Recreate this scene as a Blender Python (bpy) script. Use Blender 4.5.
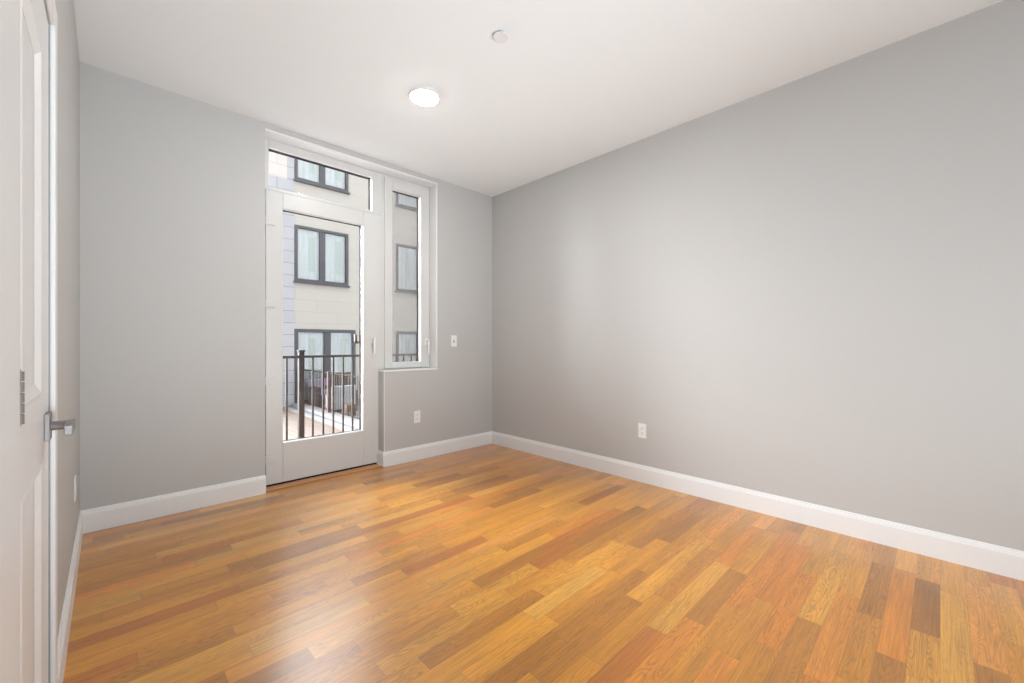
import bpy, bmesh, math, random
from mathutils import Vector, Matrix
random.seed(7)
S = bpy.context.scene
C = S.collection
for o in list(bpy.data.objects): bpy.data.objects.remove(o)

# ------------------------------------------------------------ camera
FPX, HY, TH, CZ = 415.6, 344.3, math.radians(44.15), 1.10
cam = bpy.data.cameras.new('camera')
co = bpy.data.objects.new('camera', cam); C.objects.link(co)
cam.sensor_fit = 'HORIZONTAL'; cam.sensor_width = 36.0
cam.lens = FPX/1024*36.0
cam.shift_y = (HY-341.5)/1024
cam.clip_start = 0.02; cam.clip_end = 200
co.location = (0, 0, CZ)
co.rotation_euler = (math.pi/2, 0, -TH)
S.camera = co

# ------------------------------------------------------------ view, world, lights
S.view_settings.view_transform = 'Standard'
S.view_settings.look = 'None'
S.view_settings.gamma = 1
S.view_settings.use_curve_mapping = False
S.view_settings.exposure = 0.0

SKY, FAR, GLOW = 3.3, 25.0, 43.0
w = bpy.data.worlds.new('world'); S.world = w; w.use_nodes = True
nt = w.node_tree; nt.nodes.clear()
out = nt.nodes.new('ShaderNodeOutputWorld'); bg = nt.nodes.new('ShaderNodeBackground')
tc = nt.nodes.new('ShaderNodeTexCoord'); sp = nt.nodes.new('ShaderNodeSeparateXYZ')
rp = nt.nodes.new('ShaderNodeValToRGB')
rp.color_ramp.elements[0].position = 0.0; rp.color_ramp.elements[0].color = (0.62, 0.63, 0.66, 1)
rp.color_ramp.elements[1].position = 0.75; rp.color_ramp.elements[1].color = (0.92, 0.96, 1.0, 1)
nt.links.new(tc.outputs['Generated'], sp.inputs[0]); nt.links.new(sp.outputs['Z'], rp.inputs[0])
# broad glow of the hazy sun behind the buildings, up and to the left of the glass door
dt = nt.nodes.new('ShaderNodeVectorMath'); dt.operation = 'DOT_PRODUCT'; dt.inputs[1].default_value = Vector((-0.50, 0.80, 0.40)).normalized()
nt.links.new(tc.outputs['Generated'], dt.inputs[0])
def wm(op, a, b, cl=False):
    n = nt.nodes.new('ShaderNodeMath'); n.operation = op; n.use_clamp = cl; nt.links.new(a, n.inputs[0]); n.inputs[1].default_value = b; return n.outputs[0]
far = wm('MULTIPLY', wm('MAXIMUM', sp.outputs['Y'], 0.0), FAR)
glow = wm('ADD', wm('MULTIPLY', wm('POWER', wm('MAXIMUM', dt.outputs['Value'], 0.0), 6.0), GLOW), SKY)
ad = nt.nodes.new('ShaderNodeMath'); ad.operation = 'ADD'; nt.links.new(far, ad.inputs[0]); nt.links.new(glow, ad.inputs[1]); glow = ad.outputs[0]
nt.links.new(glow, bg.inputs['Strength']); nt.links.new(rp.outputs[0], bg.inputs['Color']); nt.links.new(bg.outputs[0], out.inputs[0])

def area(name, loc, target, sx, sy, power, col=(1, 1, 1)):
    l = bpy.data.lights.new(name, 'AREA'); l.shape = 'RECTANGLE'; l.size = sx; l.size_y = sy
    l.energy = power*0.84; l.color = col
    o = bpy.data.objects.new(name, l); C.objects.link(o); o.location = loc
    d = Vector(target)-Vector(loc); o.rotation_euler = d.to_track_quat('-Z', 'Y').to_euler()
    return o
# added fill lights behind the camera, standing in for unseen daylight
COOL = (0.84, 0.93, 1.0)
area('rear_fill_up', (0.95, -1.0, 0.7), (1.6, 1.4, 2.74), 1.9, 1.3, 37, COOL)
up = area('rear_fill_far', (0.95, -1.1, 0.45), (1.30, 4.2, 3.0), 1.9, 0.8, 22.5, COOL); up.data.spread = math.radians(75)
sd = area('rear_fill_side', (0.6, -1.35, 1.2), (3.06, 1.55, 1.75), 0.9, 1.7, 6, COOL); sd.data.spread = math.radians(95)

for nm, lc, sx, sy in (('door_portal', (1.32, 3.75, 1.3), 1.0, 2.7), ('window_portal', (2.08, 3.75, 1.75), 0.55, 1.85)):
    p = area(nm, lc, (lc[0], 0, lc[2]), sx, sy, 1); p.data.cycles.is_portal = True

# ------------------------------------------------------------ materials
def mat(name, col, rough=0.5, metal=0.0, spec=0.5, coat=0.0, bump=0.0, bscale=60):
    m = bpy.data.materials.new(name); m.use_nodes = True
    b = m.node_tree.nodes['Principled BSDF']; b.inputs['Base Color'].default_value = (*col, 1)
    b.inputs['Roughness'].default_value = rough; b.inputs['Metallic'].default_value = metal
    b.inputs['Specular IOR Level'].default_value = spec; b.inputs['Coat Weight'].default_value = coat
    N, L = m.node_tree.nodes, m.node_tree.links
    t = N.new('ShaderNodeTexCoord'); n = N.new('ShaderNodeTexNoise'); n.inputs['Scale'].default_value = bscale
    n.inputs['Detail'].default_value = 3
    L.new(t.outputs['Object'], n.inputs['Vector'])
    mx = N.new('ShaderNodeMix'); mx.data_type = 'RGBA'
    mx.inputs[6].default_value = (*[c*0.97 for c in col], 1); mx.inputs[7].default_value = (*[min(1, c*1.02) for c in col], 1)
    L.new(n.outputs['Fac'], mx.inputs[0]); L.new(mx.outputs[2], b.inputs['Base Color'])
    if bump:
        bp = N.new('ShaderNodeBump'); bp.inputs['Strength'].default_value = bump; bp.inputs['Distance'].default_value = 0.001
        L.new(n.outputs['Fac'], bp.inputs['Height']); L.new(bp.outputs[0], b.inputs['Normal'])
    return m

M = {}
M['wall'] = mat('grey_wall_paint', (0.51, 0.503, 0.49), 0.5, spec=0.5, bump=0.15, bscale=350)
M['ceil'] = mat('white_ceiling_paint', (0.85, 0.868, 0.872), 0.85, spec=0.2, bump=0.1, bscale=300)
M['trim'] = mat('white_trim_paint', (0.80, 0.795, 0.79), 0.35, spec=0.45)
M['upvc'] = mat('white_window_profile', (0.64, 0.63, 0.615), 0.32, spec=0.5)
M['plate'] = mat('white_plastic_plate', (0.82, 0.815, 0.80), 0.3)
M['slot'] = mat('dark_slot', (0.05, 0.05, 0.05), 0.6)
M['gasket'] = mat('dark_brown_exterior_profile', (0.010, 0.007, 0.006), 0.9, spec=0.05)
M['nickel'] = mat('satin_nickel', (0.30, 0.285, 0.275), 0.5, metal=0.6)
M['saddle'] = mat('reddish_oak_strip', (0.52, 0.25, 0.10), 0.35, bscale=20)
M['brown'] = mat('dark_brown_metal', (0.013, 0.008, 0.007), 0.6, spec=0.12)
M['pinkbrown'] = mat('brown_painted_post', (0.085, 0.05, 0.042), 0.5, spec=0.3)
M['dkgrey'] = mat('dark_grey_window_frame', (0.040, 0.041, 0.048), 0.45)
M['curtain'] = mat('pale_curtain', (0.90, 0.91, 0.93), 0.9, bscale=3)
M['greencurtain'] = mat('pale_green_curtain', (0.72, 0.78, 0.73), 0.9, bscale=3)
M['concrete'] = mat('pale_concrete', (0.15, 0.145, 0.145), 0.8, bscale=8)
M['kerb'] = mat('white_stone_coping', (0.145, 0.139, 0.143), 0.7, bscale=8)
M['dark_line'] = mat('grey_riser_shade', (0.075, 0.075, 0.085), 0.9, bscale=8)
M['mauve'] = mat('mauve_grey_cushion', (0.30, 0.26, 0.32), 0.9)
M['wicker'] = mat('dark_wicker', (0.07, 0.05, 0.05), 0.8)
M['white_out'] = mat('white_outdoor_upholstery', (0.30, 0.305, 0.31), 0.7)
M['teak'] = mat('brown_teak', (0.09, 0.045, 0.024), 0.6)
M['interior'] = mat('dim_room_lining', (0.45, 0.47, 0.46), 0.9)
M['tar'] = mat('roof_membrane', (0.3, 0.3, 0.3), 0.9)

def glassmat(name, tint, ior=1.5):
    m = bpy.data.materials.new(name); m.use_nodes = True; N, L = m.node_tree.nodes, m.node_tree.links
    N.clear(); o = N.new('ShaderNodeOutputMaterial'); mx = N.new('ShaderNodeMixShader')
    t = N.new('ShaderNodeBsdfTransparent'); g = N.new('ShaderNodeBsdfGlossy'); f = N.new('ShaderNodeFresnel')
    t.inputs['Color'].default_value = (*tint, 1); g.inputs['Roughness'].default_value = 0.0; f.inputs['IOR'].default_value = ior
    L.new(f.outputs[0], mx.inputs[0]); L.new(t.outputs[0], mx.inputs[1]); L.new(g.outputs[0], mx.inputs[2]); L.new(mx.outputs[0], o.inputs[0])
    return m
M['glass'] = glassmat('clear_glass', (0.985, 0.99, 0.985))
M['farglass'] = glassmat('reflective_far_glass', (0.93, 0.95, 0.95), 1.6)
m = bpy.data.materials.new('fine_insect_mesh'); m.use_nodes = True; N, L = m.node_tree.nodes, m.node_tree.links
N.clear(); o_ = N.new('ShaderNodeOutputMaterial'); mx = N.new('ShaderNodeMixShader'); t = N.new('ShaderNodeBsdfTransparent'); d = N.new('ShaderNodeBsdfDiffuse')
d.inputs['Color'].default_value = (0.22, 0.2, 0.19, 1); mx.inputs[0].default_value = 0.28
L.new(t.outputs[0], mx.inputs[1]); L.new(d.outputs[0], mx.inputs[2]); L.new(mx.outputs[0], o_.inputs[0]); M['screen'] = m
m = bpy.data.materials.new('lamp_diffuser'); m.use_nodes = True; b = m.node_tree.nodes['Principled BSDF']
b.inputs['Base Color'].default_value = (0.9, 0.9, 0.88, 1); b.inputs['Emission Color'].default_value = (1, 0.985, 0.96, 1); b.inputs['Emission Strength'].default_value = 170
M['lamp'] = m

def cladding(name, c1, c2, dark_line, ph, pw, off=0.5):
    """large wall panels with fine joints, from the brick texture on the x-z plane"""
    m = bpy.data.materials.new(name); m.use_nodes = True; N, L = m.node_tree.nodes, m.node_tree.links
    b = N['Principled BSDF']; b.inputs['Roughness'].default_value = 0.7; b.inputs['Specular IOR Level'].default_value = 0.25
    t = N.new('ShaderNodeTexCoord'); s = N.new('ShaderNodeSeparateXYZ'); c = N.new('ShaderNodeCombineXYZ')
    L.new(t.outputs['Object'], s.inputs[0]); L.new(s.outputs['X'], c.inputs['X']); L.new(s.outputs['Z'], c.inputs['Y'])
    k = N.new('ShaderNodeTexBrick'); k.inputs['Scale'].default_value = 1; k.inputs['Brick Width'].default_value = pw
    k.inputs['Row Height'].default_value = ph; k.inputs['Mortar Size'].default_value = 0.010; k.inputs['Mortar Smooth'].default_value = 0.3
    k.inputs['Color1'].default_value = (*c1, 1); k.inputs['Color2'].default_value = (*c2, 1); k.inputs['Mortar'].default_value = (*dark_line, 1)
    k.offset = off
    L.new(c.outputs[0], k.inputs['Vector']); L.new(k.outputs['Color'], b.inputs['Base Color'])
    return m
M['beige'] = cladding('beige_wall_panels', (0.37, 0.348, 0.315), (0.377, 0.356, 0.324), (0.325, 0.303, 0.275), 0.354, 1.25)
M['greyclad'] = cladding('grey_wall_panels', (0.32, 0.32, 0.34), (0.35, 0.35, 0.365), (0.16, 0.16, 0.17), 0.354, 6.0)
M['sunpatch'] = cladding('painted_sun_patch_panels', (0.45, 0.42, 0.40), (0.46, 0.43, 0.41), (0.34, 0.315, 0.30), 0.354, 6.0)  # lighter panel colour paints the sunlit patch on the grey cladding

# deck boards running away from the house
m = bpy.data.materials.new('tan_deck_boards'); m.use_nodes = True; N, L = m.node_tree.nodes, m.node_tree.links
b = N['Principled BSDF']; b.inputs['Roughness'].default_value = 0.75
t = N.new('ShaderNodeTexCoord'); s = N.new('ShaderNodeSeparateXYZ'); L.new(t.outputs['Object'], s.inputs[0])
c = N.new('ShaderNodeCombineXYZ'); L.new(s.outputs['Y'], c.inputs['X']); L.new(s.outputs['X'], c.inputs['Y'])
k = N.new('ShaderNodeTexBrick'); k.inputs['Scale'].default_value = 1; k.inputs['Brick Width'].default_value = 2.4; k.inputs['Row Height'].default_value = 0.14
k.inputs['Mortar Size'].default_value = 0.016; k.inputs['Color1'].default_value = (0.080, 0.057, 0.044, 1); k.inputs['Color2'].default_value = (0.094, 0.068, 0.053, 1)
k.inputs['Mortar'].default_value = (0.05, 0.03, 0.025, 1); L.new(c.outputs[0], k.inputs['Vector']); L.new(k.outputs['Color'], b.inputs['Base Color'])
M['deck'] = m

# oak strip floor, boards along x
def oak_floor():
    m = bpy.data.materials.new('oak_strip_floor'); m.use_nodes = True; N, L = m.node_tree.nodes, m.node_tree.links
    b = N['Principled BSDF']
    def math_(op, a, bb=None, cc=None):
        n = N.new('ShaderNodeMath'); n.operation = op
        for i, v in enumerate((a, bb, cc)):
            if v is None: continue
            if isinstance(v, (int, float)): n.inputs[i].default_value = v
            else: L.new(v, n.inputs[i])
        return n.outputs[0]
    t = N.new('ShaderNodeTexCoord'); s = N.new('ShaderNodeSeparateXYZ'); L.new(t.outputs['Object'], s.inputs[0])
    X, Y = s.outputs['X'], s.outputs['Y']
    v = math_('DIVIDE', Y, 0.0800); row = math_('FLOOR', v); fr = math_('FRACT', v)
    W = math_('ADD', math_('MULTIPLY', X, 1.75), math_('MULTIPLY', row, 53.37))
    vo = N.new('ShaderNodeTexVoronoi'); vo.voronoi_dimensions = '1D'; vo.feature = 'F1'; vo.inputs['Scale'].default_value = 1
    L.new(W, vo.inputs['W']); sc = N.new('ShaderNodeSeparateColor'); L.new(vo.outputs['Color'], sc.inputs[0])
    ve = N.new('ShaderNodeTexVoronoi'); ve.voronoi_dimensions = '1D'; ve.feature = 'DISTANCE_TO_EDGE'; ve.inputs['Scale'].default_value = 1
    L.new(W, ve.inputs['W'])
    r1, r2, r3 = sc.outputs[0], sc.outputs[1], sc.outputs[2]
    # tone of each board
    cr = N.new('ShaderNodeValToRGB'); e = cr.color_ramp.elements
    e[0].position = 0.0; e[0].color = (0.36, 0.135, 0.012, 1); e[1].position = 1.0; e[1].color = (0.70, 0.365, 0.062, 1)
    for p, cc in ((0.10, (0.48, 0.185, 0.015)), (0.28, (0.56, 0.220, 0.015)), (0.5, (0.61, 0.247, 0.018)), (0.75, (0.645, 0.272, 0.023)), (0.9, (0.675, 0.305, 0.034))):
        x = e.new(p); x.color = (*cc, 1)
    L.new(r1, cr.inputs[0])
    redm = N.new('ShaderNodeMix'); redm.data_type = 'RGBA'; redm.blend_type = 'MULTIPLY'
    redm.inputs[7].default_value = (1.0, 0.84, 0.85, 1)
    L.new(math_('GREATER_THAN', r2, 0.78), redm.inputs[0]); L.new(cr.outputs[0], redm.inputs[6])
    # cathedral figure: rings cut lengthwise, own offset per board
    ox = math_('ADD', math_('MULTIPLY', X, 1.0), math_('MULTIPLY', r3, 37.0))
    oy = math_('ADD', math_('MULTIPLY', Y, 9.0), math_('MULTIPLY', r2, 19.0))
    cv = N.new('ShaderNodeCombineXYZ'); L.new(ox, cv.inputs[0]); L.new(oy, cv.inputs[1]); L.new(math_('MULTIPLY', r1, 9), cv.inputs[2])
    n1 = N.new('ShaderNodeTexNoise'); n1.inputs['Scale'].default_value = 1.9; n1.inputs['Detail'].default_value = 2.0; n1.inputs['Roughness'].default_value = 0.45
    L.new(cv.outputs[0], n1.inputs['Vector'])
    rings = math_('FRACT', math_('MULTIPLY', n1.outputs['Fac'], 24.0))
    rings = math_('POWER', math_('ABSOLUTE', math_('SUBTRACT', math_('MULTIPLY', rings, 2), 1)), 2.0)
    # fine pores
    fv = N.new('ShaderNodeCombineXYZ'); L.new(math_('MULTIPLY', ox, 4.5), fv.inputs[0]); L.new(math_('MULTIPLY', oy, 17.0), fv.inputs[1])
    n2 = N.new('ShaderNodeTexNoise'); n2.inputs['Scale'].default_value = 1.0; n2.inputs['Detail'].default_value = 4; n2.inputs['Roughness'].default_value = 0.65
    L.new(fv.outputs[0], n2.inputs['Vector'])
    n3 = N.new('ShaderNodeTexNoise'); n3.inputs['Scale'].default_value = 1.3; n3.inputs['Detail'].default_value = 2
    L.new(cv.outputs[0], n3.inputs['Vector'])
    fig = math_('MULTIPLY', rings, math_('MULTIPLY', math_('ADD', r3, 0.25), 0.30))
    val = math_('SUBTRACT', 1.06, fig)
    val = math_('SUBTRACT', val, math_('MULTIPLY', math_('SUBTRACT', n2.outputs['Fac'], 0.45), 1.15))
    val = math_('ADD', val, math_('MULTIPLY', math_('SUBTRACT', n3.outputs['Fac'], 0.5), 0.7))
    # seams
    d1 = math_('MINIMUM', fr, math_('SUBTRACT', 1.0, fr))
    s1 = math_('LESS_THAN', d1, 0.012); s2 = math_('LESS_THAN', ve.outputs['Distance'], 0.0022)
    seam = math_('MAXIMUM', s1, s2)
    val = math_('MULTIPLY', val, math_('SUBTRACT', 1.0, math_('MULTIPLY', seam, 0.25)))
    cm = N.new('ShaderNodeCombineColor')
    for i in range(3): L.new(val, cm.inputs[i])
    mul = N.new('ShaderNodeMix'); mul.data_type = 'RGBA'; mul.blend_type = 'MULTIPLY'; mul.inputs[0].default_value = 1
    L.new(redm.outputs[2], mul.inputs[6]); L.new(cm.outputs[0], mul.inputs[7]); L.new(mul.outputs[2], b.inputs['Base Color'])
    b.inputs['Roughness'].default_value = 0.3; b.inputs['IOR'].default_value = 1.4
    b.inputs['Coat Weight'].default_value = 1.0; b.inputs['Coat Roughness'].default_value = 0.28; b.inputs['Coat IOR'].default_value = 1.5
    bp = N.new('ShaderNodeBump'); bp.inputs['Strength'].default_value = 0.15; bp.inputs['Distance'].default_value = 0.001
    L.new(val, bp.inputs['Height']); L.new(bp.outputs[0], b.inputs['Normal'])
    return m
M['floor'] = oak_floor()

# ------------------------------------------------------------ mesh helpers
def box(bm, x0, x1, y0, y1, z0, z1):
    x0, x1 = sorted((x0, x1)); y0, y1 = sorted((y0, y1)); z0, z1 = sorted((z0, z1))
    vs = [bm.verts.new(p) for p in ((x0,y0,z0),(x1,y0,z0),(x1,y1,z0),(x0,y1,z0),(x0,y0,z1),(x1,y0,z1),(x1,y1,z1),(x0,y1,z1))]
    for f in ((3,2,1,0),(4,5,6,7),(0,1,5,4),(1,2,6,5),(2,3,7,6),(3,0,4,7)): bm.faces.new([vs[i] for i in f])
    return vs
def boxes(*bs):
    bm = bmesh.new()
    for b in bs: box(bm, *b)
    return bm
def cyl(bm, p, q, r, n=20, r2=None):
    p, q = Vector(p), Vector(q); d = (q-p).normalized(); a = d.orthogonal().normalized(); c = d.cross(a)
    r2 = r if r2 is None else r2
    A = [bm.verts.new(p+(a*math.cos(t)+c*math.sin(t))*r) for t in (2*math.pi*i/n for i in range(n))]
    B = [bm.verts.new(q+(a*math.cos(t)+c*math.sin(t))*r2) for t in (2*math.pi*i/n for i in range(n))]
    for i in range(n): bm.faces.new((A[i], A[(i+1)%n], B[(i+1)%n], B[i]))
    bm.faces.new(A[::-1]); bm.faces.new(B)
def prism(bm, prof, origin, u, v, wdir, length):
    """closed profile (a,b) placed at origin + a*u + b*v, extruded length along wdir"""
    o, u, v, wd = Vector(origin), Vector(u), Vector(v), Vector(wdir)
    A = [bm.verts.new(o+u*a+v*b) for a, b in prof]; B = [bm.verts.new(o+u*a+v*b+wd*length) for a, b in prof]
    n = len(prof)
    for i in range(n): bm.faces.new((A[i], A[(i+1)%n], B[(i+1)%n], B[i]))
    bm.faces.new(A[::-1]); bm.faces.new(B)
def obj(name, bm, material, parent=None, bevel=0.0, smooth=False, org=None):
    bmesh.ops.recalc_face_normals(bm, faces=bm.faces)
    me = bpy.data.meshes.new(name)
    if parent is not None: bm.transform(Matrix.Translation(-wloc(parent)))
    elif org is not None: bm.transform(Matrix.Translation(-Vector(org)))
    bm.to_mesh(me); bm.free(); me.materials.append(material)
    o = bpy.data.objects.new(name, me); C.objects.link(o)
    if parent is not None: o.parent = parent
    elif org is not None: o.location = org
    if smooth:
        for p in me.polygons: p.use_smooth = True
    if bevel:
        b = o.modifiers.new('bevel', 'BEVEL'); b.width = bevel; b.segments = 2; b.limit_method = 'ANGLE'
    return o
def wloc(o):
    l = Vector((0, 0, 0))
    while o is not None: l = l+o.location; o = o.parent
    return l
def tag(o, label=None, cat=None, group=None, kind=None):
    if label: o['label'] = label
    if cat: o['category'] = cat
    if group: o['group'] = group
    if kind: o['kind'] = kind
    return o
def empty(name, loc, **k):
    o = bpy.data.objects.new(name, None); C.objects.link(o); o.location = loc; o.empty_display_size = 0.05
    return tag(o, **k)
def struct(name, bm, m, label=None, cat=None, bevel=0.0):
    return tag(obj(name, bm, m, bevel=bevel), label, cat, kind='structure')
def grid_wall(bm, u0, u1, z0, z1, holes, put):
    """rectangle (u,z) minus rectangular holes, as boxes written by put(u0,u1,z0,z1)"""
    us = sorted({u0, u1, *[h[0] for h in holes], *[h[1] for h in holes]})
    for a, b in zip(us, us[1:]):
        mid = (a+b)/2; hs = sorted([h for h in holes if h[0] < mid < h[1]], key=lambda h: h[2]); z = z0
        for h in hs:
            if h[2] > z+1e-6: put(a, b, z, h[2])
            z = h[3]
        if z < z1-1e-6: put(a, b, z, z1)

# ------------------------------------------------------------ room shell
XL, XR, YB, YR, H = -0.12, 3.064, 3.476, -1.80, 2.74
YO = 3.74                                    # outer face of the back wall
OX0, OXD, OX1, OZS, OZT = 0.83, 1.775, 2.342, 0.855, 2.697
struct('floor', boxes((XL-.1, XR+.1, YR-.1, YB+.115, -0.05, 0.0)), M['floor'], 'glossy golden oak strip floor', 'floor')
struct('ceiling', boxes((XL-.1, XR+.1, YR-.1, YO, H, H+0.12)), M['ceil'], 'smooth white ceiling', 'ceiling')
bm = bmesh.new()
grid_wall(bm, XL-.1, XR+.1, -0.05, H, [(OX0, OXD, -0.05, OZT), (OXD, OX1, OZS, OZT)], lambda a, b, c, d: box(bm, a, b, YB, YO, c, d))
struct('wall_back', bm, M['wall'], 'grey back wall holding the glass door and window', 'wall')
struct('wall_right', boxes((XR, XR+.12, YR-.1, YB, -0.05, H)), M['wall'], 'long plain light grey right wall', 'wall')
struct('wall_rear', boxes((XL-.1, XR+.12, YR-.12, YR, -0.05, H)), M['wall'], 'grey wall behind the viewer', 'wall')
DY0, DY1, DZ = 1.10, 1.755, 2.00            # side door leaf
bm = bmesh.new()
grid_wall(bm, YR, YB, -0.05, H, [(DY0-.006, DY1+.006, -0.05, DZ+.006)], lambda a, b, c, d: box(bm, XL-.10, XL, a, b, c, d))
struct('wall_left', bm, M['wall'], 'grey left wall holding the white panel door', 'wall')

# baseboards: moulded profile (out from wall, up)
BB = [(0,0),(0.014,0),(0.014,0.108),(0.011,0.113),(0.011,0.118),(0.007,0.124),(0.006,0.131),(0.003,0.134),(0,0.134)]
def base(name, org, outdir, along, length, label, extra=None):
    bm = bmesh.new(); prism(bm, BB, org, outdir, (0,0,1), along, length)
    if extra: extra(bm)
    return struct(name, bm, M['trim'], label, 'baseboard')
base('baseboard_right', (XR, YR, 0), (-1,0,0), (0,1,0), YB-YR, 'tall white baseboard along the right wall')
base('baseboard_back_left', (XL, YB, 0), (0,-1,0), (1,0,0), OX0+.003-XL, 'white baseboard on the back wall left of the glass door')
base('baseboard_back', (OXD-.014, YB, 0), (0,-1,0), (1,0,0), XR-OXD+.014, 'white baseboard on the back wall right of the glass door',
     lambda bm: prism(bm, BB, (OXD, YB, 0), (-1,0,0), (0,0,1), (0,1,0), 0.112))
base('baseboard_left', (XL, DY1+.062, 0), (1,0,0), (0,1,0), YB-DY1-.062, 'white baseboard on the left wall beyond the panel door')
base('baseboard_rear', (XL, YR, 0), (0,1,0), (1,0,0), XR-XL, 'white baseboard behind the viewer')

# white lining boards of the opening (soffit, right side, sill) and corner bead
struct('trim_1', boxes((OX0, OX1, YB-.002, YB+.13, OZT-.012, OZT)), M['trim'], 'white soffit board over the glass door and window', 'trim', 0.002)
struct('trim_2', boxes((OX1-.012, OX1, YB-.002, YB+.13, OZS, OZT-.012)), M['trim'], 'white lining board right of the window', 'trim', 0.002)
struct('trim_3', boxes((OXD-.004, OX1, YB-.006, YB+.13, OZS-.004, OZS+.010)), M['trim'], 'thin white window sill board', 'trim', 0.002)
struct('trim_4', boxes((OXD-.003, OXD+.003, YB-.003, YB+.004, .134, OZS-.004)), M['trim'], 'white corner bead between glass door and low wall', 'trim', 0.001)

# ------------------------------------------------------------ glazed balcony door + transom + casement (one window wall)
FY0, FY1 = 3.603, 3.672                      # fixed frame, inner and middle plane
GY = 3.638                                   # glass plane
FB = YO-0.04
def pane_frame(bm_in, bm_out, x0, x1, z0, z1, gx0, gx1, gz0, gz1, yf, yb=FY1+.012):
    """rectangular profile: white from yf to glass, dark outside"""
    for bm, a, b in ((bm_in, yf, GY), (bm_out, GY, yb)):
        box(bm, x0, gx0, a, b, z0, z1); box(bm, gx1, x1, a, b, z0, z1)
        box(bm, gx0, gx1, a, b, z0, gz0); box(bm, gx0, gx1, a, b, gz1, z1)
fw = tag(empty('window_1', (1.3, GY, 2.29)), 'clear transom window above the glass door', 'window', kind='structure')
bi, bo = bmesh.new(), bmesh.new()
pane_frame(bi, bo, OX0, 1.818, 2.292, OZT-.012, 0.885, 1.722, 2.318, 2.622, FY0)
obj('frame', bi, M['upvc'], fw, bevel=0.003); obj('outer_profile', bo, M['gasket'], fw)
obj('glass_pane', boxes((0.875, 1.73, GY-.004, GY+.004, 2.31, 2.63)), M['glass'], fw)

d1 = tag(empty('door_1', (0.86, GY, 0.0)), 'white framed glass balcony door with a narrow white handle', 'door', kind='structure')
LX0, LX1, LZ0, LZ1, LF = 0.862, 1.792, 0.020, 2.287, 3.588
bi, bo = bmesh.new(), bmesh.new()
pane_frame(bi, bo, LX0, LX1, LZ0, LZ1, 0.980, 1.632, 0.328, 2.166, LF, FY1)
obj('door_leaf', bi, M['upvc'], d1, bevel=0.004); obj('outer_profile', bo, M['gasket'], d1)
obj('glass_pane', boxes((0.975, 1.637, GY-.004, GY+.004, 0.323, 2.171)), M['glass'], d1)
obj('jamb', boxes((OX0, LX0-.006, FY0, FB, 0.0, 2.292), (LX1+.004, 1.818, FY0, FB, 0.02, 2.292)), M['upvc'], d1, bevel=0.003)
for z in (2.041, 1.410, 0.818, 0.215):
    hg = obj('hinge', boxes((0.845, 0.872, 3.566, 3.590, z-.030, z+.030), (0.872, 0.925, 3.574, 3.590, z-.024, z+.024)), M['upvc'], d1, bevel=0.003)
    bm = bmesh.new(); cyl(bm, (0.858, 3.566, z-.032), (0.858, 3.566, z+.032), 0.008, 14)
    obj('hinge_pin', bm, M['upvc'], hg)
def tilt_handle(parent, x, y, ztop, ln, mt):
    bm = boxes((x-.014, x+.014, y-.008, y, ztop-.058, ztop+.008))
    h = obj('handle', bm, mt, parent, bevel=0.003)
    bm = bmesh.new(); cyl(bm, (x, y-.006, ztop-.016), (x, y-.042, ztop-.016), 0.009, 14)
    vs = box(bm, x-.010, x+.010, y-.052, y-.038, ztop-ln, ztop-.004)
    for v in vs[:4]: v.co.x = x+(v.co.x-x)*.7
    obj('lever', bm, M['plate'], h, bevel=0.004)
tilt_handle(d1, 1.716, LF, 1.166, 0.150, M['plate'])
bm = boxes((1.600, 1.655, 3.690, 3.712, 1.105, 1.130), (1.600, 1.622, 3.690, 3.712, 1.105, 1.19), (1.640, 1.656, 3.668, 3.70, 1.105, 1.130))
obj('outer_handle', bm, M['pinkbrown'], d1, bevel=0.003)
obj('threshold', boxes((OX0, OXD-.0145, 3.486, 3.586, 0.0005, 0.010)), M['saddle'], d1, bevel=0.003)
obj('sill_track', boxes((OX0, 1.818, 3.592, FB, -0.04, 0.012)), M['gasket'], d1)

w2 = tag(empty('window_2', (2.08, GY, OZS)), 'tall narrow casement window right of the glass door', 'window', kind='structure')
obj('frame', boxes((1.818, 1.846, FY0, FB, OZS+.010, OZT-.012), (2.308, OX1-.012, FY0, FB, OZS+.010, OZT-.012),
    (1.846, 2.308, FY0, FB, 2.640, OZT-.012), (1.846, 2.308, FY0, FB, OZS+.010, 0.880)), M['upvc'], w2, bevel=0.003)
bi, bo = bmesh.new(), bmesh.new()
pane_frame(bi, bo, 1.838, 2.316, 0.872, 2.648, 1.918, 2.226, 0.930, 2.566, 3.590, FY1)
obj('sash', bi, M['upvc'], w2, bevel=0.004); obj('outer_profile', bo, M['gasket'], w2)
obj('glass_pane', boxes((1.912, 2.232, GY-.004, GY+.004, 0.924, 2.572)), M['glass'], w2)
sc = obj('insect_screen', boxes((1.955, 2.240, 3.690, 3.691, 0.92, 2.60)), M['screen'], w2)
tilt_handle(w2, 2.285, 3.590, 1.150, 0.150, M['plate'])

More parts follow.
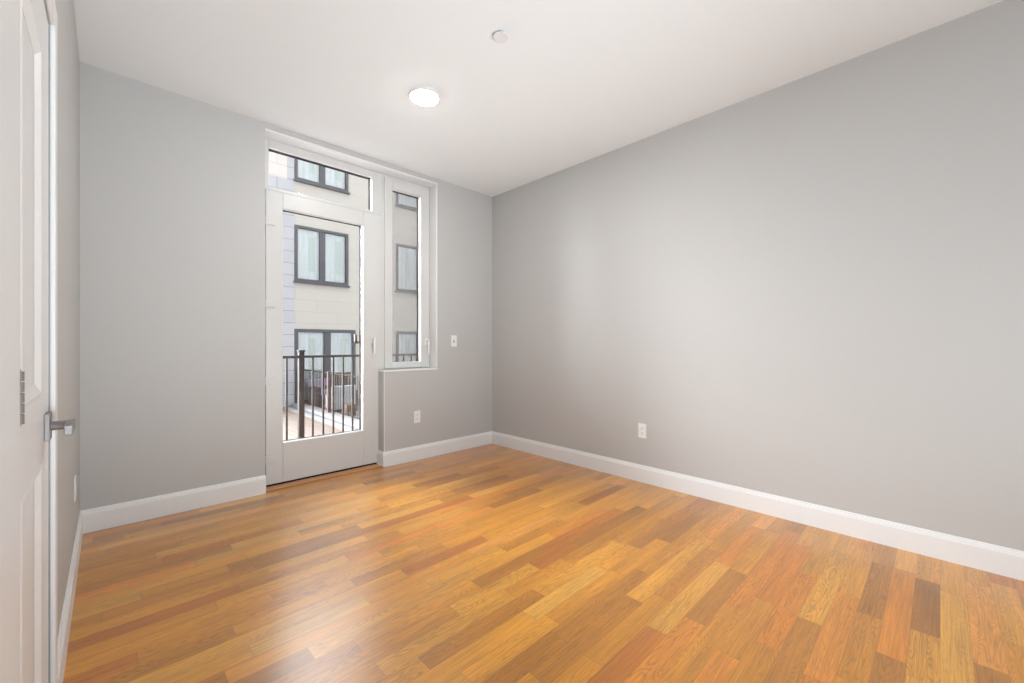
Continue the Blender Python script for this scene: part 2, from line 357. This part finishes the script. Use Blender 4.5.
# ------------------------------------------------------------ side door in the left wall
cs = struct('trim_5', boxes((XL, XL+.012, DY0-.20, DY0-.006, 0, DZ+.068), (XL, XL+.012, DY1+.002, DY1+.062, 0, DZ+.068),
      (XL, XL+.012, DY0-.006, DY1+.002, DZ+.006, DZ+.068)), M['trim'], 'white casing around the panel door', 'trim', 0.003)
d2 = tag(empty('door_2', (XL, DY0, 0)), 'white two panel side door seen almost edge on, with square nickel lever', 'door', kind='structure')
bm = bmesh.new()
XF, XK = XL-.002, XL-.037
py0, py1 = DY0+.13, DY1-.185
pans = [(0.215, 0.80), (0.97, 1.84)]
def put(a, b, c, d): box(bm, XK, XF, a, b, c, d)
grid_wall(bm, DY0+.003, DY1-.002, 0.01, DZ, [(py0, py1, a, b) for a, b in pans], put)
for a, b in pans:
    box(bm, XK+.004, XF-.0085, py0, py1, a, b)
    # sloped moulding ring then raised field
    def ring(o0, x0, o1, x1):
        A = [bm.verts.new((x0, y, z)) for y, z in ((py0+o0, a+o0), (py1-o0, a+o0), (py1-o0, b-o0), (py0+o0, b-o0))]
        B = [bm.verts.new((x1, y, z)) for y, z in ((py0+o1, a+o1), (py1-o1, a+o1), (py1-o1, b-o1), (py0+o1, b-o1))]
        for i in range(4): bm.faces.new((A[i], A[(i+1)%4], B[(i+1)%4], B[i]))
        return B
    ring(0, XF, .010, XF+.002); ring(.010, XF+.002, .034, XF-.008); 
    B = ring(.060, XF-.0086, .085, XF-.005); bm.faces.new(B)
obj('door_leaf', bm, M['trim'], d2)
obj('jamb', boxes((XL-.1, XK, DY0-.006, DY0+.012, 0, DZ+.006), (XL-.1, XK, DY1-.012, DY1+.006, 0, DZ+.006), (XL-.1, XK, DY0, DY1, DZ-.01, DZ+.006)), M['trim'], d2)
hb = bmesh.new(); hx, hyy = XL+.0075, DY0-.006
for i in range(5):
    z0 = 0.963+i*.0184; cyl(hb, (hx, hyy, z0+.0006), (hx, hyy, z0+.0168), 0.0092, 18)
cyl(hb, (hx, hyy, .960), (hx, hyy, 1.057), 0.0055, 12)
obj('hinge', hb, M['nickel'], d2)
hz, hy0 = 0.880, 1.668
hd = obj('rosette', boxes((XF, XF+.011, hy0-.030, hy0+.030, hz-.036, hz+.036)), M['nickel'], d2, bevel=0.002)
bm = bmesh.new(); cyl(bm, (XF+.008, hy0, hz), (XF+.054, hy0, hz), 0.0125, 24)
box(bm, XF+.040, XF+.056, hy0-.115, hy0+.013, hz-.0125, hz+.0125)
obj('lever', bm, M['nickel'], hd, bevel=0.002)

# ------------------------------------------------------------ outlets and switch
def plate(name, kind, loc, nrm, label, cat, group=None):
    """wall plate .07 x .115 built facing -y, then turned to the wall"""
    r = empty(name, loc, label=label, cat=cat, group=group)
    def part(n, bm, m, p=r, bevel=0.0):
        me = bpy.data.meshes.new(n); bmesh.ops.recalc_face_normals(bm, faces=bm.faces); bm.to_mesh(me); bm.free(); me.materials.append(m)
        o = bpy.data.objects.new(n, me); C.objects.link(o); o.parent = p
        if bevel: q = o.modifiers.new('bevel', 'BEVEL'); q.width = bevel; q.segments = 2; q.limit_method = 'ANGLE'
        return o
    part('cover_plate', boxes((-.035, .035, -.006, -.0003, -.0575, .0575)), M['plate'], bevel=0.0025)
    if kind == 'outlet':
        for s in (-1, 1):
            bm = bmesh.new(); z = s*.0195
            pts = [(-.0165, -.008), (-.011, -.0135), (.011, -.0135), (.0165, -.008), (.0165, .008), (.011, .0135), (-.011, .0135), (-.0165, .008)]
            prism(bm, pts, (0, -.0055, z), (1,0,0), (0,0,1), (0,-1,0), .0025)
            f = part('receptacle', bm, M['plate'])
            bm = boxes((-.0075, -.0055, -.0084, -.0079, z-.001, z+.008), (.0055, .0075, -.0084, -.0079, z-.001, z+.007))
            cyl(bm, (0, -.0079, z-.007), (0, -.0084, z-.007), .0024, 10)
            part('slots', bm, M['slot'], f)
    else:
        part('toggle', boxes((-.005, .005, -.016, -.005, -.004, .012)), M['plate'], bevel=0.0015)
        bm = bmesh.new()
        box(bm, -.0075, .0075, -.0066, -.0058, -.014, .014)
        part('toggle_slot', bm, M['slot'])
    r.rotation_euler = (0, 0, math.atan2(nrm[0], -nrm[1]))
    return r
G = 'duplex outlets low on the walls'
plate('wall_outlet', 'outlet', (XR, 1.658, .409), (-1, 0), 'white duplex outlet low on the long right wall', 'outlet', G)
plate('wall_outlet', 'outlet', (2.111, YB, .409), (0, -1), 'white duplex outlet on the back wall below the casement window', 'outlet', G)
plate('wall_outlet', 'outlet', (XL, 2.93, .400), (1, 0), 'white duplex outlet on the left wall, seen edge on near the corner', 'outlet', G)
plate('light_switch', 'switch', (2.541, YB, 1.134), (0, -1), 'small white toggle switch plate on the back wall right of the window', 'light switch')

# ------------------------------------------------------------ ceiling fittings
def disc(bm, cx, cy, prof, n=48):
    rs = [[bm.verts.new((cx+r*math.cos(2*math.pi*i/n), cy+r*math.sin(2*math.pi*i/n), z)) for i in range(n)] for r, z in prof]
    for a, b in zip(rs, rs[1:]):
        for i in range(n): bm.faces.new((a[i], a[(i+1)%n], b[(i+1)%n], b[i]))
    bm.faces.new(rs[0]); bm.faces.new(rs[-1])
def disc_light(x, y, label):
    r = empty('ceiling_light', (x, y, H), label=label, cat='ceiling light')
    bm = bmesh.new(); disc(bm, x, y, [(.100, H-.0002), (.100, H-.010), (.094, H-.014), (.090, H-.014)]); obj('trim_ring', bm, M['trim'], r, smooth=False)
    bm = bmesh.new(); disc(bm, x, y, [(.090, H-.0135), (.090, H-.0155), (.080, H-.018)]); obj('diffuser', bm, M['lamp'], r)
disc_light(1.497, 2.372, 'lit round white disc light on the ceiling in front of the glass door')
t = empty('sprinkler_cover', (1.491, 1.619, H), label='small round white concealed sprinkler cap on the ceiling', cat='sprinkler')
bm = bmesh.new(); disc(bm, 1.491, 1.619, [(.028, H-.0002), (.028, H-.015)]); obj('cup', bm, M['slot'], t)  # cup coloured dark to paint the shadow in the gap above the cap
bm = bmesh.new(); disc(bm, 1.491, 1.619, [(.041, H-.013), (.0415, H-.015), (.040, H-.0165)]); obj('cap', bm, M['trim'], t)

# ------------------------------------------------------------ own balcony and its railing
struct('balcony_floor', boxes((-0.5, 3.6, YO, 4.66, -0.24, -0.09)), M['upvc'], 'pale concrete balcony slab outside the glass door', 'balcony')
RY, RZ = 4.55, 0.985
rl = empty('balcony_railing', (1.411, RY, -0.09), label='near dark brown metal balcony railing with square post right outside the glass door', cat='railing')
obj('top_rail', boxes((-0.35, 3.5, RY-.020, RY+.020, RZ-.024, RZ)), M['brown'], rl, bevel=0.003)
obj('bottom_rail', boxes((-0.35, 3.5, RY-.014, RY+.014, -0.02, 0.005)), M['brown'], rl, bevel=0.003)
for px in (1.411, -0.35, 3.5):
    p = obj('post', boxes((px-.026, px+.026, RY-.030, RY+.022, -0.09, 1.026)), M['brown'], rl, bevel=0.003)
    obj('post_cap', boxes((px-.032, px+.032, RY-.036, RY+.028, 1.026, 1.041)), M['brown'], p, bevel=0.003)
bal = obj('baluster', boxes((1.526-.008, 1.526+.008, RY-.008, RY+.008, 0.005, RZ-.024)), M['brown'], rl)
xs = [1.278, 1.173, 1.068, 0.963, 0.858, 0.753, 0.648] + [1.526+.105*k for k in range(1, 18)]
for x in xs:
    c = bal.copy(); C.objects.link(c); c.parent = rl; c.location = bal.location+Vector((x-1.526, 0, 0))

# ------------------------------------------------------------ lower terraces
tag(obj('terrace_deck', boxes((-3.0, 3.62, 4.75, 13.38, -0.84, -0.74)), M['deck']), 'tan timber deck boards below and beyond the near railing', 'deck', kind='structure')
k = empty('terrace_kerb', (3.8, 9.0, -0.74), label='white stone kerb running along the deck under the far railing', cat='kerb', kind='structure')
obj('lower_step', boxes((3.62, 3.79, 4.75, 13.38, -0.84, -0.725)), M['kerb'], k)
obj('painted_riser_shade', boxes((3.79, 3.88, 4.75, 13.38, -0.84, -0.72)), M['dark_line'], k)  # grey strip paints the shade on the riser of the coping
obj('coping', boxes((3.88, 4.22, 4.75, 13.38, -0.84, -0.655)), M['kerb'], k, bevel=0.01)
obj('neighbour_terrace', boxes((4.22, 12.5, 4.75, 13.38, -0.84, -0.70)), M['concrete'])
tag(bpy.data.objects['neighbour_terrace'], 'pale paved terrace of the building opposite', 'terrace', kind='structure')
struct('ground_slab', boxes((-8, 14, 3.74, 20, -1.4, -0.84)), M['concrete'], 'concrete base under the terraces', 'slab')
FX = 4.08
fr_ = empty('terrace_railing', (FX, 11.0, -0.655), label='far brown terrace railing of thin bars standing on the white kerb', cat='railing')
obj('top_rail', boxes((FX-.015, FX+.015, 7.0, 13.28, 0.345, 0.375)), M['brown'], fr_)
obj('bottom_rail', boxes((FX-.012, FX+.012, 7.0, 13.28, -0.60, -0.58)), M['brown'], fr_)
for y in (13.26, 10.98, 8.64):
    obj('post', boxes((FX-.04, FX+.04, y-.04, y+.04, -0.655, 0.40)), M['pinkbrown'], fr_, bevel=0.004)
b0 = obj('baluster', boxes((FX-.006, FX+.006, 13.1-.006, 13.1+.006, -0.58, 0.345)), M['brown'], fr_)
y = 12.99
while y > 7.05:
    if min(abs(y-q) for q in (10.98, 8.64)) > .05:
        c = b0.copy(); C.objects.link(c); c.parent = fr_; c.location = b0.location+Vector((0, y-13.1, 0))
    y -= 0.11

# ------------------------------------------------------------ building opposite
FYB = 13.40
bd = empty('apartment_building', (6.5, FYB, -0.74), label='pale panelled apartment building with dark framed windows across the terrace', cat='building')
wins = []
for (a, b) in ((3.975, 5.59), (7.29, 9.2)):
    wins += [(a, b, 2.99, 4.672), (a, b, 6.015, 7.45)]
    wins.append((a, b+(.235 if a < 4 else 0), -0.70, 1.565))
GX = 3.965
bm = bmesh.new()
grid_wall(bm, GX, 11.5, -0.80, 8.2, wins, lambda a, b, c, d: box(bm, a, b, FYB, FYB+.30, c, d))
box(bm, GX, 11.5, FYB+1.2, FYB+5, -0.8, 7.7); box(bm, 11.4, 11.5, FYB+.3, FYB+1.2, -.8, 7.7)
obj('wall', bm, M['beige'], bd)
obj('grey_wall', boxes((2.6, GX, FYB-.01, FYB+5, -0.80, 5.95), (3.77, GX, FYB-.01, FYB+5, 5.95, 7.7)), M['greyclad'], bd)
obj('painted_sun_patch', boxes((2.6, 3.77, FYB-.015, FYB+5, 5.95, 7.7)), M['sunpatch'], bd)  # sunlit part of the grey wall, its light put into the panel colour
obj('roof_slab', boxes((2.5, 11.6, FYB-.06, FYB+5.1, 7.7, 7.82)), M['concrete'], bd)
obj('inner_floors', boxes((GX, 11.4, FYB+.3, FYB+1.2, 2.0, 2.3), (GX, 11.4, FYB+.3, FYB+1.2, 5.0, 5.3), (GX, 11.4, FYB+.3, FYB+1.2, 7.55, 7.7), (GX, 11.4, FYB+.3, FYB+1.2, -.80, -.72)), M['interior'], bd)
def drape(x0, x1, y, z0, z1, amp=.025, wl=.16):
    bm = bmesh.new(); n = max(8, int((x1-x0)/.02)); A = []
    for i in range(n+1):
        x = x0+(x1-x0)*i/n; yy = y+amp*math.sin(2*math.pi*(x-x0)/wl)
        A.append((bm.verts.new((x, yy, z0)), bm.verts.new((x, yy, z1)), bm.verts.new((x, yy+.004, z0)), bm.verts.new((x, yy+.004, z1))))
    for p, q in zip(A, A[1:]):
        bm.faces.new((p[0], q[0], q[1], p[1])); bm.faces.new((p[2], p[3], q[3], q[2]))
    return bm
for (a, b, c, d) in wins:
    gd = c < 0
    o_, m_ = (.10, .10) if gd else (.085, .085)
    mid = (a+b)/2 if not (gd and a < 4) else 4.935
    fr0 = FYB-.03
    bm = boxes((a, a+o_, fr0, FYB+.08, c, d), (b-o_, b, fr0, FYB+.08, c, d), (a+o_, b-o_, fr0, FYB+.08, d-o_, d), (a+o_, b-o_, fr0, FYB+.08, c, c+o_),
               (mid-m_, mid+m_, fr0+.02, FYB+.08, c+o_, d-o_))
    f = obj('window_frame' if not gd else 'terrace_door', bm, M['dkgrey'], bd, bevel=0.008)
    if not gd: obj('sill', boxes((a-.03, b+.03, FYB-.09, FYB, c-.05, c)), M['dkgrey'], f)
    for (p, q) in ((a+o_, mid-m_), (mid+m_, b-o_)):
        obj('glass_pane', boxes((p, q, FYB+.02, FYB+.03, c+o_, d-o_)), M['farglass'], f)
    obj('curtain', drape(a+o_*.5, b-o_*.5, FYB+.095, c+.02, d-.02, .012), M['curtain'], f)
    for (p, q) in ((a+.45, a+.60), (mid+.42, mid+.62)):
        obj('curtain_edge', drape(p, q, FYB+.045, c+.35, d-.28, .008), M['greencurtain'], f)

# ------------------------------------------------------------ furniture on the far terrace
def px_at(px, y):                      # x on plane y under an image column
    a = (px-512)/FPX; dx = math.sin(TH)+a*math.cos(TH); dy = math.cos(TH)-a*math.sin(TH); return dx/dy*y
TZ = -0.70
Y0 = 12.35; xa, xb = 4.02+.18, px_at(324, Y0)
xa = px_at(303, Y0)
if xa < 4.25: xb += 4.25-xa; xa = 4.25
ac = empty('outdoor_armchair', ((xa+xb)/2, Y0, TZ), label='mauve cushioned wicker armchair behind the far railing', cat='armchair')
obj('base', boxes((xa, xb, Y0, Y0+.7, TZ+.05, TZ+.32)), M['wicker'], ac, bevel=.02)
obj('armrest', boxes((xa, xa+.12, Y0, Y0+.7, TZ+.32, TZ+.56)), M['wicker'], ac, bevel=.02)
obj('armrest', boxes((xb-.12, xb, Y0, Y0+.7, TZ+.32, TZ+.56)), M['wicker'], ac, bevel=.02)
obj('backrest', boxes((xa, xb, Y0+.6, Y0+.75, TZ+.32, TZ+.76)), M['mauve'], ac, bevel=.03)
obj('seat_cushion', boxes((xa+.12, xb-.12, Y0+.02, Y0+.6, TZ+.32, TZ+.46)), M['mauve'], ac, bevel=.03)
for sx in (xa+.03, xb-.08):
    for sy in (Y0+.02, Y0+.63): obj('leg', boxes((sx, sx+.05, sy, sy+.05, TZ, TZ+.05)), M['wicker'], ac)
Y1 = 11.1; xa = 4.23; xb = 4.86
ws = empty('outdoor_sofa', ((xa+xb)/2, Y1, TZ), label='white upholstered outdoor sofa on short brown legs behind the far railing', cat='sofa')
obj('backrest', boxes((xa, xb, Y1, Y1+.16, TZ+.06, TZ+.69)), M['white_out'], ws, bevel=.03)
obj('seat', boxes((xa, xb, Y1+.16, Y1+.60, TZ+.06, TZ+.42)), M['white_out'], ws, bevel=.03)
for sx in (xa+.04, xb-.10):
    for sy in (Y1+.04, Y1+.50): obj('leg', boxes((sx, sx+.06, sy, sy+.06, TZ, TZ+.06)), M['teak'], ws)
Y2 = 12.3; xa = px_at(332, Y2); xb = px_at(351, Y2)
sb = empty('slatted_chair', ((xa+xb)/2, Y2, TZ), label='brown slatted timber chair standing beyond the white outdoor sofa', cat='chair')
obj('top_rail', boxes((xa, xb, Y2, Y2+.04, TZ+.92, TZ+.97)), M['teak'], sb)
n = 8
for i in range(n):
    x = xa+.02+(xb-xa-.08)*i/(n-1); obj('back_slat', boxes((x, x+.04, Y2, Y2+.03, TZ+.45, TZ+.92)), M['teak'], sb)
obj('seat', boxes((xa, xb, Y2-.45, Y2+.04, TZ+.42, TZ+.46)), M['teak'], sb)
for sx in (xa, xb-.05):
    for sy in (Y2-.45, Y2-.01): obj('leg', boxes((sx, sx+.05, sy, sy+.05, TZ, TZ+.42)), M['teak'], sb)
Y3 = 10.3; xa = px_at(347, Y3); xb = xa+.26
cr = empty('timber_crate', ((xa+xb)/2, Y3, TZ), label='low brown timber crate on feet in front of the white outdoor sofa', cat='crate')
obj('crate_body', boxes((xa, xb, Y3, Y3+.3, TZ+.10, TZ+.28)), M['teak'], cr, bevel=.01)
for fx in (xa+.02, xb-.06): obj('crate_foot', boxes((fx, fx+.04, Y3+.02, Y3+.28, TZ, TZ+.10)), M['teak'], cr)
